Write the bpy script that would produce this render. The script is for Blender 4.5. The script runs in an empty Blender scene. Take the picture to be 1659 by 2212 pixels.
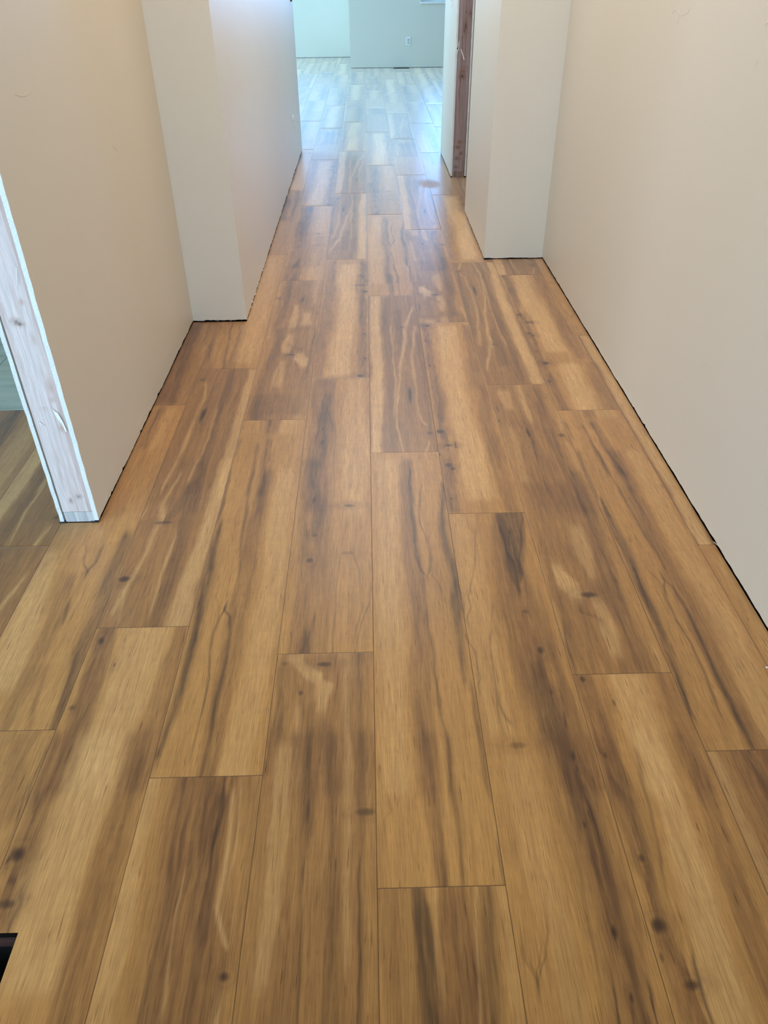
import bpy, math, random
import numpy as np
from mathutils import Matrix, Vector

C = bpy.context.scene.collection
U = 0.2286                      # one board width in metres (all plan distances below are in board widths)
W, H = 1659, 2212
# ---------------------------------------------------------------- camera
FPX, PIT, YAW, ROL = 1633.55647, 0.628838441, -0.0165462519, -0.0100475741
CAMX, CAMH = 0.0317627, 5.818366
def rays(p):
    p = np.atleast_2d(np.array(p, float))
    x = (p[:, 0]-W/2)/FPX; y = -(p[:, 1]-H/2)/FPX
    c, s = math.cos(ROL), math.sin(ROL); x, y = c*x-s*y, s*x+c*y
    d = np.stack([x, math.cos(PIT)+y*math.sin(PIT), -math.sin(PIT)+y*math.cos(PIT)], 1)
    c, s = math.cos(YAW), math.sin(YAW)
    return np.stack([c*d[:, 0]-s*d[:, 1], s*d[:, 0]+c*d[:, 1], d[:, 2]], 1)
def on_floor(p):
    d = rays(p); t = -CAMH/d[:, 2]
    return CAMX+d[:, 0]*t, d[:, 1]*t
def on_y(p, Y):
    d = rays(p); t = Y/d[:, 1]
    return CAMX+d[:, 0]*t, CAMH+d[:, 2]*t
def on_x(p, X):
    d = rays(p); t = (X-CAMX)/d[:, 0]
    return d[:, 1]*t, CAMH+d[:, 2]*t

cam = bpy.data.cameras.new('camera'); camo = bpy.data.objects.new('camera', cam); C.objects.link(camo)
c0 = rays([(W/2, H/2)])[0]; cx = rays([(W/2+FPX, H/2)])[0]-c0; cy = rays([(W/2, H/2-FPX)])[0]-c0
Rm = Matrix((tuple(cx), tuple(cy), tuple(-c0))).transposed().to_4x4()
camo.matrix_world = Matrix.Translation((CAMX*U, 0, CAMH*U)) @ Rm
cam.sensor_fit = 'VERTICAL'; cam.sensor_height = 36; cam.sensor_width = 27; cam.lens = 36*FPX/H
cam.clip_start = 0.02
bpy.context.scene.camera = camo
# ---------------------------------------------------------------- light
vs = bpy.context.scene.view_settings
vs.view_transform = 'Standard'; vs.look = 'None'; vs.gamma = 1; vs.use_curve_mapping = False
vs.exposure = 0.0
world = bpy.data.worlds.new('sky'); bpy.context.scene.world = world; world.use_nodes = True
world.node_tree.nodes['Background'].inputs[0].default_value = (0.55, 0.75, 1.0, 1)
world.node_tree.nodes['Background'].inputs[1].default_value = 0.4
def area_lamp(name, loc, look, sx, sy, power, col):
    """daylight for one opening; ceiling panels and windows out of view are added sources"""
    l = bpy.data.lights.new(name, 'AREA'); l.shape = 'RECTANGLE'; l.size = sx*U; l.size_y = sy*U
    l.energy = power; l.color = col
    o = bpy.data.objects.new(name, l); C.objects.link(o)
    o.location = [v*U for v in loc]
    o.rotation_euler = Vector(look).to_track_quat('-Z', 'Y').to_euler()
    return o
area_lamp('daylight_patio_door', (-21.8, 50, 5.2), (1, 0, 0), 22, 9, 430, (0.35, 0.72, 1.0))
area_lamp('daylight_far_window', (8.2, 59.0, 7.0), (0, -1, 0), 8.6, 6.4, 100, (0.20, 0.48, 1.0))
area_lamp('daylight_far_window_left', (1.35, 59.0, 7.3), (0, -1, 0), 3.3, 5.8, 12, (0.40, 0.70, 1.0))
area_lamp('daylight_corner_window', (-5.5, 66.4, 7.4), (0, -1, 0), 6.8, 5.6, 33, (0.24, 0.52, 1.0))
area_lamp('added_side_light', (19.8, 44, 6.2), (-1, 0, 0), 14, 7, 10, (0.36, 0.70, 1.0))  # unseen window, added for ambient light in the great room
area_lamp('daylight_room_window', (-17.8, -2.0, 6.0), (1, 0, 0), 8, 7, 80, (0.72, 0.85, 1.0))
area_lamp('added_room_back_light', (-10.5, -7.8, 5.8), (0, 1, 0), 8, 7, 78, (0.30, 0.68, 1.0))  # unseen window, added to brighten and cool the raw wall end
area_lamp('daylight_front_door', (-0.5, -15.8, 3.6), (0, 1, 0), 7.5, 6.4, 120, (0.54, 0.765, 1.0))
area_lamp('added_ceiling_light', (0.35, 12.0, 10.5), (0, 0, -1), 6.8, 8, 16, (1.0, 0.70, 0.36))  # unseen ceiling lamp, added to warm and brighten the middle of the hall
area_lamp('added_hall_light', (0.2, 23.5, 10.5), (0, 0, -1), 4.8, 14, 38, (0.88, 0.93, 1.0))  # unseen ceiling lamp, added to brighten the narrow part of the hall

# ---------------------------------------------------------------- materials
def srgb(r, g, b):
    f = lambda v: (v/255/12.92) if v/255 <= 0.04045 else ((v/255+0.055)/1.055)**2.4
    return (f(r), f(g), f(b))
def mat(name, col, rough=0.6, spec=0.5, metal=0.0):
    m = bpy.data.materials.new(name); m.use_nodes = True
    b = m.node_tree.nodes['Principled BSDF']
    b.inputs['Base Color'].default_value = (*col, 1); b.inputs['Roughness'].default_value = rough
    b.inputs['Specular IOR Level'].default_value = spec; b.inputs['Metallic'].default_value = metal
    return m
def N(m, t, **kw):
    n = m.node_tree.nodes.new(t)
    for k, v in kw.items():
        if k in n.inputs: n.inputs[k].default_value = v
        else: setattr(n, k, v)
    return n
def L(m, a, b): m.node_tree.links.new(a, b)
def noise_on(m, coord, scale, nscale, detail=3, rough=0.5):
    tc = N(m, 'ShaderNodeTexCoord'); mp = N(m, 'ShaderNodeMapping'); mp.inputs['Scale'].default_value = scale
    L(m, tc.outputs[coord], mp.inputs['Vector'])
    n = N(m, 'ShaderNodeTexNoise'); n.inputs['Scale'].default_value = nscale
    n.inputs['Detail'].default_value = detail; n.inputs['Roughness'].default_value = rough
    L(m, mp.outputs[0], n.inputs['Vector']); return n
def ramp(m, sock, stops):
    r = N(m, 'ShaderNodeValToRGB'); e = r.color_ramp.elements
    while len(e) < len(stops): e.new(0.5)
    for el, (p, c) in zip(e, stops): el.position = p; el.color = (*c, 1)
    L(m, sock, r.inputs[0]); return r.outputs[0]
def bump(m, sock, strength, dist):
    b = N(m, 'ShaderNodeBump'); b.inputs['Strength'].default_value = strength; b.inputs['Distance'].default_value = dist
    L(m, sock, b.inputs['Height']); L(m, b.outputs[0], m.node_tree.nodes['Principled BSDF'].inputs['Normal'])

def paint(name, a, b2, rough=0.42):
    m = mat(name, a, rough, 0.35)
    n = noise_on(m, 'Object', (1, 1, 0.5), 1.6, 3)
    L(m, ramp(m, n.outputs[0], [(0.35, a), (0.65, b2)]), m.node_tree.nodes['Principled BSDF'].inputs['Base Color'])
    n2 = noise_on(m, 'Object', (1, 1, 1), 220, 3); n3 = noise_on(m, 'Object', (1, 1, 1), 5, 3)
    ad = N(m, 'ShaderNodeMath', operation='MULTIPLY_ADD'); L(m, n3.outputs[0], ad.inputs[0]); ad.inputs[1].default_value = 6
    L(m, n2.outputs[0], ad.inputs[2]); bump(m, ad.outputs[0], 0.25, 0.0006)
    return m
M_PAINT = paint('painted_drywall', (0.72, 0.680, 0.60), (0.73, 0.69, 0.615))
M_CEIL = paint('ceiling_paint', (0.78, 0.76, 0.72), (0.80, 0.78, 0.75), 0.8)
def gypsum():
    m = mat('cut_gypsum', (0.75, 0.78, 0.78), 0.95, 0.1)
    n = noise_on(m, 'Object', (1, 1, 1), 900, 2)
    L(m, ramp(m, n.outputs[0], [(0.30, (0.35, 0.38, 0.40)), (0.40, (0.74, 0.78, 0.79)), (0.7, (0.82, 0.86, 0.86))]),
      m.node_tree.nodes['Principled BSDF'].inputs['Base Color'])
    n2 = noise_on(m, 'Object', (1, 1, 1), 300, 3); bump(m, n2.outputs[0], 0.8, 0.002)
    return m
M_GYP = gypsum()
def attr_wood(name, rough=0.8, amt=0.5):
    m = mat(name, (1, 1, 1), rough, 0.2)
    a = N(m, 'ShaderNodeAttribute', attribute_name='wood')
    n = noise_on(m, 'Object', (1, 1, 0.03), 500, 4, 0.6)
    r = ramp(m, n.outputs[0], [(0.3, (1-amt*0.5,)*3), (0.7, (1+amt*0.1,)*3)])
    mx = N(m, 'ShaderNodeMix', data_type='RGBA', blend_type='MULTIPLY'); mx.inputs[0].default_value = 1
    L(m, a.outputs['Color'], mx.inputs[6]); L(m, r, mx.inputs[7])
    L(m, mx.outputs[2], m.node_tree.nodes['Principled BSDF'].inputs['Base Color'])
    bump(m, n.outputs[0], 0.5, 0.0015)
    return m
M_STUD = attr_wood('sawn_lumber')
M_DARK = mat('subfloor_gap_shade', (0.012, 0.010, 0.009), 0.9, 0.1)  # near-black subfloor; on sole plates it paints in the shade of the gaps
M_PLASTIC = mat('white_plastic', (0.80, 0.80, 0.77), 0.35)
M_PLUG = mat('receptacle_plastic', (0.60, 0.60, 0.57), 0.4)
M_SLOT = mat('slot_black', (0.02, 0.02, 0.02), 0.6)
M_DUCT = mat('dark_duct_metal', (0.020, 0.019, 0.018), 0.55, 0.4)
M_DUCT2 = mat('dark_duct_wall', (0.07, 0.035, 0.03), 0.7, 0.2)
M_VENT = mat('bronze_register', (0.035, 0.03, 0.028), 0.5, 0.5)
M_STEEL = mat('box_steel', (0.30, 0.29, 0.28), 0.4, 0.5, 0.8)
M_FRAME = mat('vinyl_window_frame', (0.82, 0.83, 0.83), 0.4)
M_PAPER = mat('torn_paper', (0.85, 0.86, 0.84), 0.9, 0.1)
def glass():
    m = bpy.data.materials.new('window_glass'); m.use_nodes = True; nt = m.node_tree; nt.nodes.clear()
    o = nt.nodes.new('ShaderNodeOutputMaterial'); t = nt.nodes.new('ShaderNodeBsdfTransparent'); g = nt.nodes.new('ShaderNodeBsdfGlossy')
    g.inputs['Roughness'].default_value = 0.02
    f = nt.nodes.new('ShaderNodeFresnel'); f.inputs[0].default_value = 1.45; x = nt.nodes.new('ShaderNodeMixShader')
    nt.links.new(f.outputs[0], x.inputs[0]); nt.links.new(t.outputs[0], x.inputs[1]); nt.links.new(g.outputs[0], x.inputs[2])
    nt.links.new(x.outputs[0], o.inputs[0]); return m
M_GLASS = glass()
def tile():
    m = mat('pale_stone_tile', (0.5, 0.6, 0.55), 0.5, 0.4)
    n = noise_on(m, 'Object', (0.6, 4, 1), 5, 5, 0.6)
    L(m, ramp(m, n.outputs[0], [(0.3, (0.30, 0.40, 0.34)), (0.5, (0.50, 0.60, 0.53)), (0.7, (0.58, 0.66, 0.60))]),
      m.node_tree.nodes['Principled BSDF'].inputs['Base Color'])
    return m
M_TILE = tile(); M_GROUT = mat('tile_grout', (0.25, 0.30, 0.22), 0.9, 0.1)
def floor_mat():
    m = mat('laminate_maple', (1, 1, 1), 0.36, 0.33)
    P = m.node_tree.nodes['Principled BSDF']
    a = N(m, 'ShaderNodeAttribute', attribute_name='wood')
    uv = N(m, 'ShaderNodeUVMap', uv_map='board')
    def nz(sx, sy, sc, det=4, ro=0.6):
        mp = N(m, 'ShaderNodeMapping'); mp.inputs['Scale'].default_value = (sx, sy, 1); L(m, uv.outputs[0], mp.inputs['Vector'])
        n = N(m, 'ShaderNodeTexNoise'); n.inputs['Scale'].default_value = sc; n.inputs['Detail'].default_value = det
        n.inputs['Roughness'].default_value = ro; n.inputs['Distortion'].default_value = 0.25; L(m, mp.outputs[0], n.inputs['Vector']); return n
    fine = nz(1, 0.035, 420, 3, 0.6)      # hair-fine grain
    pore = nz(1, 0.055, 260, 2, 0.5)      # short dark pores
    mid = nz(1, 0.05, 60, 4, 0.65)        # soft streaks
    ripple = nz(0.5, 1, 60, 2, 0.5)       # fine cross figure
    r1 = ramp(m, fine.outputs[0], [(0.30, (0.76, 0.73, 0.70)), (0.62, (1.08, 1.08, 1.08))])
    r2 = ramp(m, pore.outputs[0], [(0.27, (0.55, 0.48, 0.42)), (0.36, (1, 1, 1))])
    r3 = ramp(m, mid.outputs[0], [(0.3, (0.86, 0.83, 0.80)), (0.7, (1.09, 1.10, 1.11))])
    r4 = ramp(m, ripple.outputs[0], [(0.3, (0.965, 0.96, 0.955)), (0.7, (1.03, 1.03, 1.03))])
    cur = a.outputs['Color']
    for r in (r1, r2, r3, r4):
        mx = N(m, 'ShaderNodeMix', data_type='RGBA', blend_type='MULTIPLY'); mx.inputs[0].default_value = 1
        L(m, cur, mx.inputs[6]); L(m, r, mx.inputs[7]); cur = mx.outputs[2]
    L(m, cur, P.inputs['Base Color'])
    # sheen: satin, uneven film of dust, a dull oval smear
    sm = N(m, 'ShaderNodeAttribute', attribute_name='smear')
    ad = N(m, 'ShaderNodeMath', operation='ADD'); ad.inputs[0].default_value = 0.30; L(m, sm.outputs['Fac'], ad.inputs[1])
    L(m, ad.outputs[0], P.inputs['Roughness'])
    P.inputs['Sheen Weight'].default_value = 0.38; P.inputs['Sheen Roughness'].default_value = 0.45   # fine construction dust
    bump(m, fine.outputs[0], 0.25, 0.0002)
    return m
M_FLOOR = floor_mat()

# ---------------------------------------------------------------- helpers
def obj(name, verts, faces, m, parent=None, mats=None, midx=None):
    me = bpy.data.meshes.new(name); me.from_pydata([tuple(v) for v in verts], [], faces); me.update()
    for x in (mats or [m]): me.materials.append(x)
    if midx is not None: me.polygons.foreach_set('material_index', midx)
    o = bpy.data.objects.new(name, me); C.objects.link(o)
    if parent: o.parent = parent
    return o
def tag(o, label=None, cat=None, group=None, kind=None):
    if label: o['label'] = label
    if cat: o['category'] = cat
    if group: o['group'] = group
    if kind: o['kind'] = kind
    return o
def empty(name, loc, rz=0):
    o = bpy.data.objects.new(name, None); C.objects.link(o); o.location = loc; o.rotation_euler = (0, 0, rz)
    o.empty_display_size = 0.05; return o
class MB:
    def __init__(s): s.v = []; s.f = []; s.mi = []
    def box(s, x0, x1, y0, y1, z0, z1, k=1.0, mi=0):
        b = len(s.v)
        for z in (z0, z1):
            for x, y in ((x0, y0), (x1, y0), (x1, y1), (x0, y1)): s.v.append((x*k, y*k, z*k))
        for f in ((0, 3, 2, 1), (4, 5, 6, 7), (0, 1, 5, 4), (1, 2, 6, 5), (2, 3, 7, 6), (3, 0, 4, 7)):
            s.f.append([b+i for i in f]); s.mi.append(mi)
        return s
    def prism(s, pts, d, mi=0):          # polygon of 3-D points extruded by vector d
        b = len(s.v); n = len(pts); s.v += [tuple(p) for p in pts]; s.v += [tuple(p[i]+d[i] for i in range(3)) for p in pts]
        s.f.append([b+i for i in range(n)][::-1]); s.mi.append(mi); s.f.append([b+n+i for i in range(n)]); s.mi.append(mi)
        for i in range(n):
            j = (i+1) % n; s.f.append([b+i, b+j, b+n+j, b+n+i]); s.mi.append(mi)
        return s
    def cyl(s, c, r, d, axis=1, n=16, mi=0):
        pts = []
        for i in range(n):
            a = 2*math.pi*i/n; p = [r*math.cos(a), r*math.sin(a)]; p.insert(axis, 0); pts.append([p[k]+c[k] for k in range(3)])
        dd = [0, 0, 0]; dd[axis] = d; return s.prism(pts, dd, mi)
    def build(s, name, m, parent=None, bevel=0, mats=None):
        o = obj(name, s.v, s.f, m, parent, mats, s.mi)
        if bevel:
            bv = o.modifiers.new('bevel', 'BEVEL'); bv.width = bevel; bv.segments = 2; bv.limit_method = 'ANGLE'
        return o

# value noise on numpy arrays
def _h(ix, iy, s):
    n = (ix.astype(np.int64)*374761393+iy.astype(np.int64)*668265263+s*1274126177) & 0xffffffff
    n = ((n ^ (n >> 13))*1274126177) & 0xffffffff
    return ((n ^ (n >> 16)) & 0xffff)/65535.0
def vn(x, y, s=0):
    ix = np.floor(x); iy = np.floor(y); fx = x-ix; fy = y-iy; fx = fx*fx*(3-2*fx); fy = fy*fy*(3-2*fy)
    a = _h(ix, iy, s); b = _h(ix+1, iy, s); c = _h(ix, iy+1, s); d = _h(ix+1, iy+1, s)
    return (a*(1-fx)+b*fx)*(1-fy)+(c*(1-fx)+d*fx)*fy
def fbm(x, y, s=0, o=4):
    r = 0; a = 0.5; t = 0
    for i in range(o): r = r+a*vn(x*2**i, y*2**i, s+i*17); t += a; a *= 0.55
    return r/t

# ---------------------------------------------------------------- wood figure of the boards
PERIOD = 6.45
LIGHT = np.array(srgb(193, 143, 79)); BROWN = np.array(srgb(126, 84, 45)); DARK = np.array(srgb(68, 40, 22))
GREY = np.array(srgb(86, 60, 32)); PALE = np.array(srgb(222, 178, 118)); EDGE = np.array(srgb(84, 56, 30))
KIND = {'H': BROWN, 'D': DARK, 'G': GREY, 'L': PALE}
FR = {'z5': (100, 1000, 2.212), 'z6': (800, 1000, 1.931), 'z7': (0, 1600, 1.952), 'z8': (800, 1600, 1.931), 'z4': (800, 600, 2.765),
      'z3': (300, 600, 2.765), 'z1': (500, 380, 2.765), 'z9': (0, 1100, 1.99)}
def px(fr, x, y): a = FR[fr]; return a[0]+x/a[2], a[1]+y/a[2]
def trace(col, y0, items):
    """figure of one board, drawn over the photograph; kept as board coordinates u (0..1 across), t (along from the near end)"""
    out = []
    for it in items:
        fr, kind = it[0], it[1]
        if kind == 'K':
            _, _, x, y, rx, ry = it[:6]; s = it[6] if len(it) > 6 else 1.0
            X, Y = on_floor([px(fr, x, y), px(fr, x-rx/2, y), px(fr, x+rx/2, y), px(fr, x, y-ry/2), px(fr, x, y+ry/2)])
            out.append(('K', s, X[0]-col, Y[0]-y0, max(abs(X[2]-X[1])/2*1.15, 0.014), max(abs(Y[4]-Y[3])/2*1.15, 0.04)))
        else:
            s, pts = it[2], it[3]
            ctr = on_floor([px(fr, p[0], p[1]) for p in pts]); l = on_floor([px(fr, p[0]-p[2]/2, p[1]) for p in pts]); r = on_floor([px(fr, p[0]+p[2]/2, p[1]) for p in pts])
            a = sorted(zip(ctr[1]-y0, ctr[0]-col, (r[0]-l[0])/2))
            out.append((kind, s, np.array([q[0] for q in a]), np.array([q[1] for q in a]), np.array([q[2] for q in a])))
    return out
def paint_wood(u, t, feats, seed, base=0.0, tone=1.0):
    """albedo at board coordinates"""
    sd = seed*7.31
    wob = (fbm(u*3+sd, t*1.1+sd, 3, 3)-0.5)*0.075+(fbm(u*9+sd, t*2.5+sd, 5, 3)-0.5)*0.035
    # grain swings round knots
    for f in feats:
        if f[0] == 'K' and f[5] < 0.25:
            du = u-f[2]; dt = (t-f[3])/(4*f[5]+0.15); g = np.exp(-(du/(0.10+1.5*f[4]))**2-dt**2)
            wob = wob+np.sign(du)*g*0.03*np.exp(-np.abs(du)*10)*min(f[4]/0.03, 2)
    uu = u+wob
    col = LIGHT[None]*np.ones(u.shape+(1,))
    st = fbm(uu*16+sd*3, t*0.55+sd, 11, 4); st2 = fbm(uu*42+sd*5, t*1.3+sd, 23, 3)
    m = np.clip(base+(st-0.5)*0.42+(st2-0.5)*0.32, 0, 1)[..., None]
    col = col*(1-m)+BROWN*m
    rdg = np.abs(fbm(uu*24+sd*2, t*0.5+sd, 31, 3)-0.5)*2; rdg2 = np.abs(fbm(uu*11+sd*4, t*0.35+sd, 37, 3)-0.5)*2
    lines_ = np.exp(-(rdg/0.07)**2)*0.30+np.exp(-(rdg2/0.05)**2)*0.30
    edgen = 0.62+0.9*(fbm(uu*30+sd, t*1.6+sd, 41, 4)-0.18)
    brk = 0.7+0.6*fbm(uu*8+sd, t*3.0+sd, 57, 3)
    for f in feats:
        if f[0] == 'K': continue
        k, s, T, X, Wd = f
        tt = np.clip(t, T[0], T[-1]); xc = np.interp(tt, T, X); wd = np.maximum(np.interp(tt, T, Wd), 0.008)
        e = np.where(t < T[0], T[0]-t, np.where(t > T[-1], t-T[-1], 0)); fade = np.exp(-(e/0.12)**2)
        if T[-1] < 0.06+T[0]: fade = fade*0.5
        d = np.abs(uu-xc)/wd
        g = np.exp(-d**2*1.1) if wd.mean() < 0.05 else 1/(1+np.exp((d-0.95)*8.0))
        w = g*fade*s
        if k in 'HDG': w = w*np.clip(edgen*brk, 0.6, 1.25)
        w = np.clip(w, 0, 0.96)[..., None]
        col = col*(1-w)+KIND[k]*w
    dk = 1-np.clip((col.mean(-1)-BROWN.mean())/(LIGHT.mean()-BROWN.mean()), 0, 1)      # streaky lines gather in the brown heartwood
    w = (lines_*(0.10+0.75*dk))[..., None]; col = col*(1-w)+DARK*1.6*w
    tw = (np.clip((st2-0.5)*2.2, -0.5, 0.5)*(0.10+0.32*dk))[..., None]; col = col*(1+tw)
    for f in feats:
        if f[0] != 'K': continue
        _, s, X, T, ru, rt = f
        a = np.sqrt(((u+0.3*wob-X)/ru)**2+((t-T)/rt)**2)*(0.8+0.4*fbm(uu*40, t*8, 77, 2))
        core = 0.95*s/(1+np.exp((a-0.85)*7)); halo = np.exp(-((a-1.9)/0.9)**2)*0.30*s
        ringy = 0.75+0.25*np.cos(a*7)
        w = np.clip(halo*ringy, 0, 1)[..., None]; col = col*(1-w)+BROWN*0.8*w
        w = np.clip(core, 0, 1)[..., None]; col = col*(1-w)+DARK*0.8*w
    r = 0.97+0.10*(fbm(u*2+sd, t*0.7+sd, 91, 2)-0.5)
    return col*(r*tone)[..., None]

FA = trace(0, 3.03, [
 ('z6','H',.55,[(150,0,60),(160,200,60),(180,450,80),(200,600,70),(215,900,90),(240,1350,90)]),
 ('z6','L',.35,[(80,0,90),(70,400,90),(95,900,120),(110,1350,120)]),
 ('z6','G',.75,[(165,40,12),(172,150,20),(182,300,18),(190,400,12),(205,450,9),(232,474,10)]),
 ('z6','G',.65,[(212,100,8),(208,180,12),(215,260,8),(240,330,10),(250,400,14),(245,450,12),(230,474,8)]),
 ('z6','D',.4,[(255,470,6),(275,500,8),(290,525,5)]),
 ('z6','G',.8,[(298,100,18),(308,250,28),(315,350,38),(345,480,44),(365,650,48),(385,800,36),(400,900,20)]),
 ('z6','D',.5,[(315,380,14),(335,450,20),(345,500,14)]),
 ('z6','D',.5,[(430,950,20),(450,1100,24),(485,1350,22)]),
 ('z6','D',.5,[(232,640,10),(250,750,14),(275,900,18),(290,1000,25),(315,1100,14),(335,1200,25),(345,1350,25)]),
 ('z6','D',.35,[(215,1000,40),(240,1350,40)]),
 ('z8','H',.5,[(245,0,70),(270,300,80),(310,600,60)]),
 ('z8','D',.45,[(335,0,25),(350,150,28),(370,350,25),(395,550,20)]),
 ('z8','D',.40,[(240,0,30),(290,300,18),(310,450,20),(318,600,28)]),
 ('z8','G',.5,[(520,450,20),(545,600,34)]),
 ('z8','D',.3,[(30,150,6),(70,220,8),(90,290,6),(60,330,5)])])
FB = trace(0, 9.44, [
 ('z4','L',.75,[(25,120,60),(35,400,70),(42,700,80),(40,1045,70)]),
 ('z4','D',.30,[(100,130,34),(90,300,40),(115,450,44),(125,700,36),(150,1045,30)]),
 ('z4','D',.30,[(160,200,60),(165,380,34)]),
 ('z4','L',.55,[(250,180,14),(215,300,25),(195,480,22),(165,650,14),(165,900,12),(200,1040,12)]),
 ('z4','L',.45,[(270,300,20),(250,500,22),(270,700,12),(300,850,14),(350,915,10)]),
 ('z4','L',.4,[(120,300,10),(145,520,12),(150,800,12)]),
 ('z4','K',237,700,22,95), ('z4','D',.35,[(290,350,24),(320,550,34),(350,800,28),(370,920,15)]),
 ('z4','K',350,928,44,14,.8), ('z4','K',190,295,44,12,.6), ('z4','L',.5,[(342,950,22),(330,1040,22)])])
FC = trace(1, 7.93, [
 ('z4','H',.65,[(320,280,60),(345,400,60),(375,560,70),(405,720,80),(420,900,60),(455,1050,110),(475,1200,110),(490,1382,100)]),
 ('z4','K',340,287,45,14),('z4','K',330,375,24,16,.8),('z4','K',355,525,26,18,.8),('z4','K',370,660,14,10,.6),('z4','K',405,825,18,16,.7),
 ('z4','K',415,918,54,26),('z4','K',510,1000,12,44),('z4','K',470,1000,60,12),('z4','K',410,1055,14,14),('z4','K',462,1118,50,26),('z4','K',495,1140,34,24),('z4','K',485,1320,28,16,.7),
 ('z4','D',.35,[(400,600,20),(428,820,26),(440,940,22)]),
 ('z4','H',.5,[(570,290,50),(610,450,80),(640,600,90),(690,800,80),(735,1000,100),(790,1200,100),(845,1382,90)]),
 ('z4','L',.75,[(460,300,120),(510,700,130),(600,1000,150),(650,1300,170)])])
FD = trace(2, 5.15-PERIOD, [
 ('z6','H',.7,[(885,885,80),(915,950,100),(955,1050,100),(1000,1200,100),(1040,1340,100)]),
 ('z6','K',887,902,28,26),('z6','K',1015,1000,18,34,.7),('z6','K',980,1220,22,16,.8),
 ('z6','L',.5,[(1060,890,140),(1100,1000,150),(1170,1200,150),(1210,1340,160)]),
 ('z6','H',.5,[(1220,890,60),(1280,1000,90),(1345,1200,110),(1390,1340,100)]),
 ('z8','H',.6,[(960,0,60),(1015,150,80),(1060,300,100),(1115,450,110),(1160,600,90),(1200,750,100),(1240,900,90),(1300,1050,120),(1370,1182,120)]),
 ('z8','D',.42,[(1000,150,30),(1070,260,60),(1130,450,60),(1180,620,50),(1220,740,60),(1270,860,40),(1310,980,30)]),
 ('z8','K',1200,770,70,60),('z8','K',1130,490,34,22,.8),('z8','K',1345,1020,70,28,.9),('z8','K',1210,905,18,34,.7),
 ('z8','D',.8,[(1370,930,8),(1400,1000,16),(1420,1080,16),(1450,1182,12)]),('z8','D',.6,[(1340,1040,10),(1370,1110,16),(1390,1182,20)]),
 ('z8','L',.5,[(1130,0,90),(1250,250,110),(1330,500,140),(1400,750,150),(1460,950,160),(1540,1182,170)]),
 ('z8','H',.5,[(1290,0,80),(1390,200,90),(1480,450,90),(1580,750,100),(1690,1050,110)]),
 ('z8','G',.4,[(1110,80,14),(1150,250,22),(1200,420,20),(1235,600,14)])])
FE = trace(-1, 5.52, [
 ('z3','H',.75,[(1110,620,130),(1105,800,140),(1085,1000,150),(1070,1200,150),(1060,1382,150)]),
 ('z3','G',.55,[(1130,700,40),(1120,800,70),(1100,900,60),(1090,1050,50)]),('z3','D',.5,[(1110,760,20),(1070,860,14),(1050,950,8)]),('z3','D',.5,[(1130,780,20),(1155,880,10)]),
 ('z3','K',1095,903,16,18),('z3','K',1092,985,30,26),('z3','K',1045,1325,28,50),('z3','K',1250,1360,70,16,.6),
 ('z3','D',.35,[(1166,640,9),(1166,1000,9),(1164,1300,9)]),('z3','L',.35,[(1290,620,110),(1290,1000,140),(1275,1382,160)]),
 ('z5','H',.6,[(1285,0,130),(1275,250,130),(1255,500,120),(1230,700,120),(1210,900,120)]),
 ('z5','G',.5,[(1285,0,60),(1285,150,56),(1280,320,50)]),('z5','K',1278,178,28,34),('z5','K',1258,465,40,24,.9),('z5','K',1285,345,34,18,.7),
 ('z5','H',.35,[(1340,200,60),(1350,500,80),(1330,750,60),(1330,900,40)]),
 ('z5','D',.55,[(1285,740,16),(1262,800,60),(1245,905,110)]),('z5','D',.7,[(1245,840,14),(1228,905,26)]),('z5','D',.7,[(1258,850,10),(1258,905,14)]),
 ('z5','K',1450,205,66,10,.6),('z5','D',.35,[(1432,170,8),(1436,240,12)]),('z5','K',1440,430,70,8,.4),
 ('z5','D',.40,[(1545,600,7),(1538,680,8),(1505,760,7),(1485,850,7)]),('z5','D',.3,[(1480,430,8),(1500,520,8),(1505,700,8),(1470,850,8)]),
 ('z5','D',.35,[(1395,450,8),(1385,700,14),(1370,905,12)])])
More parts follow.
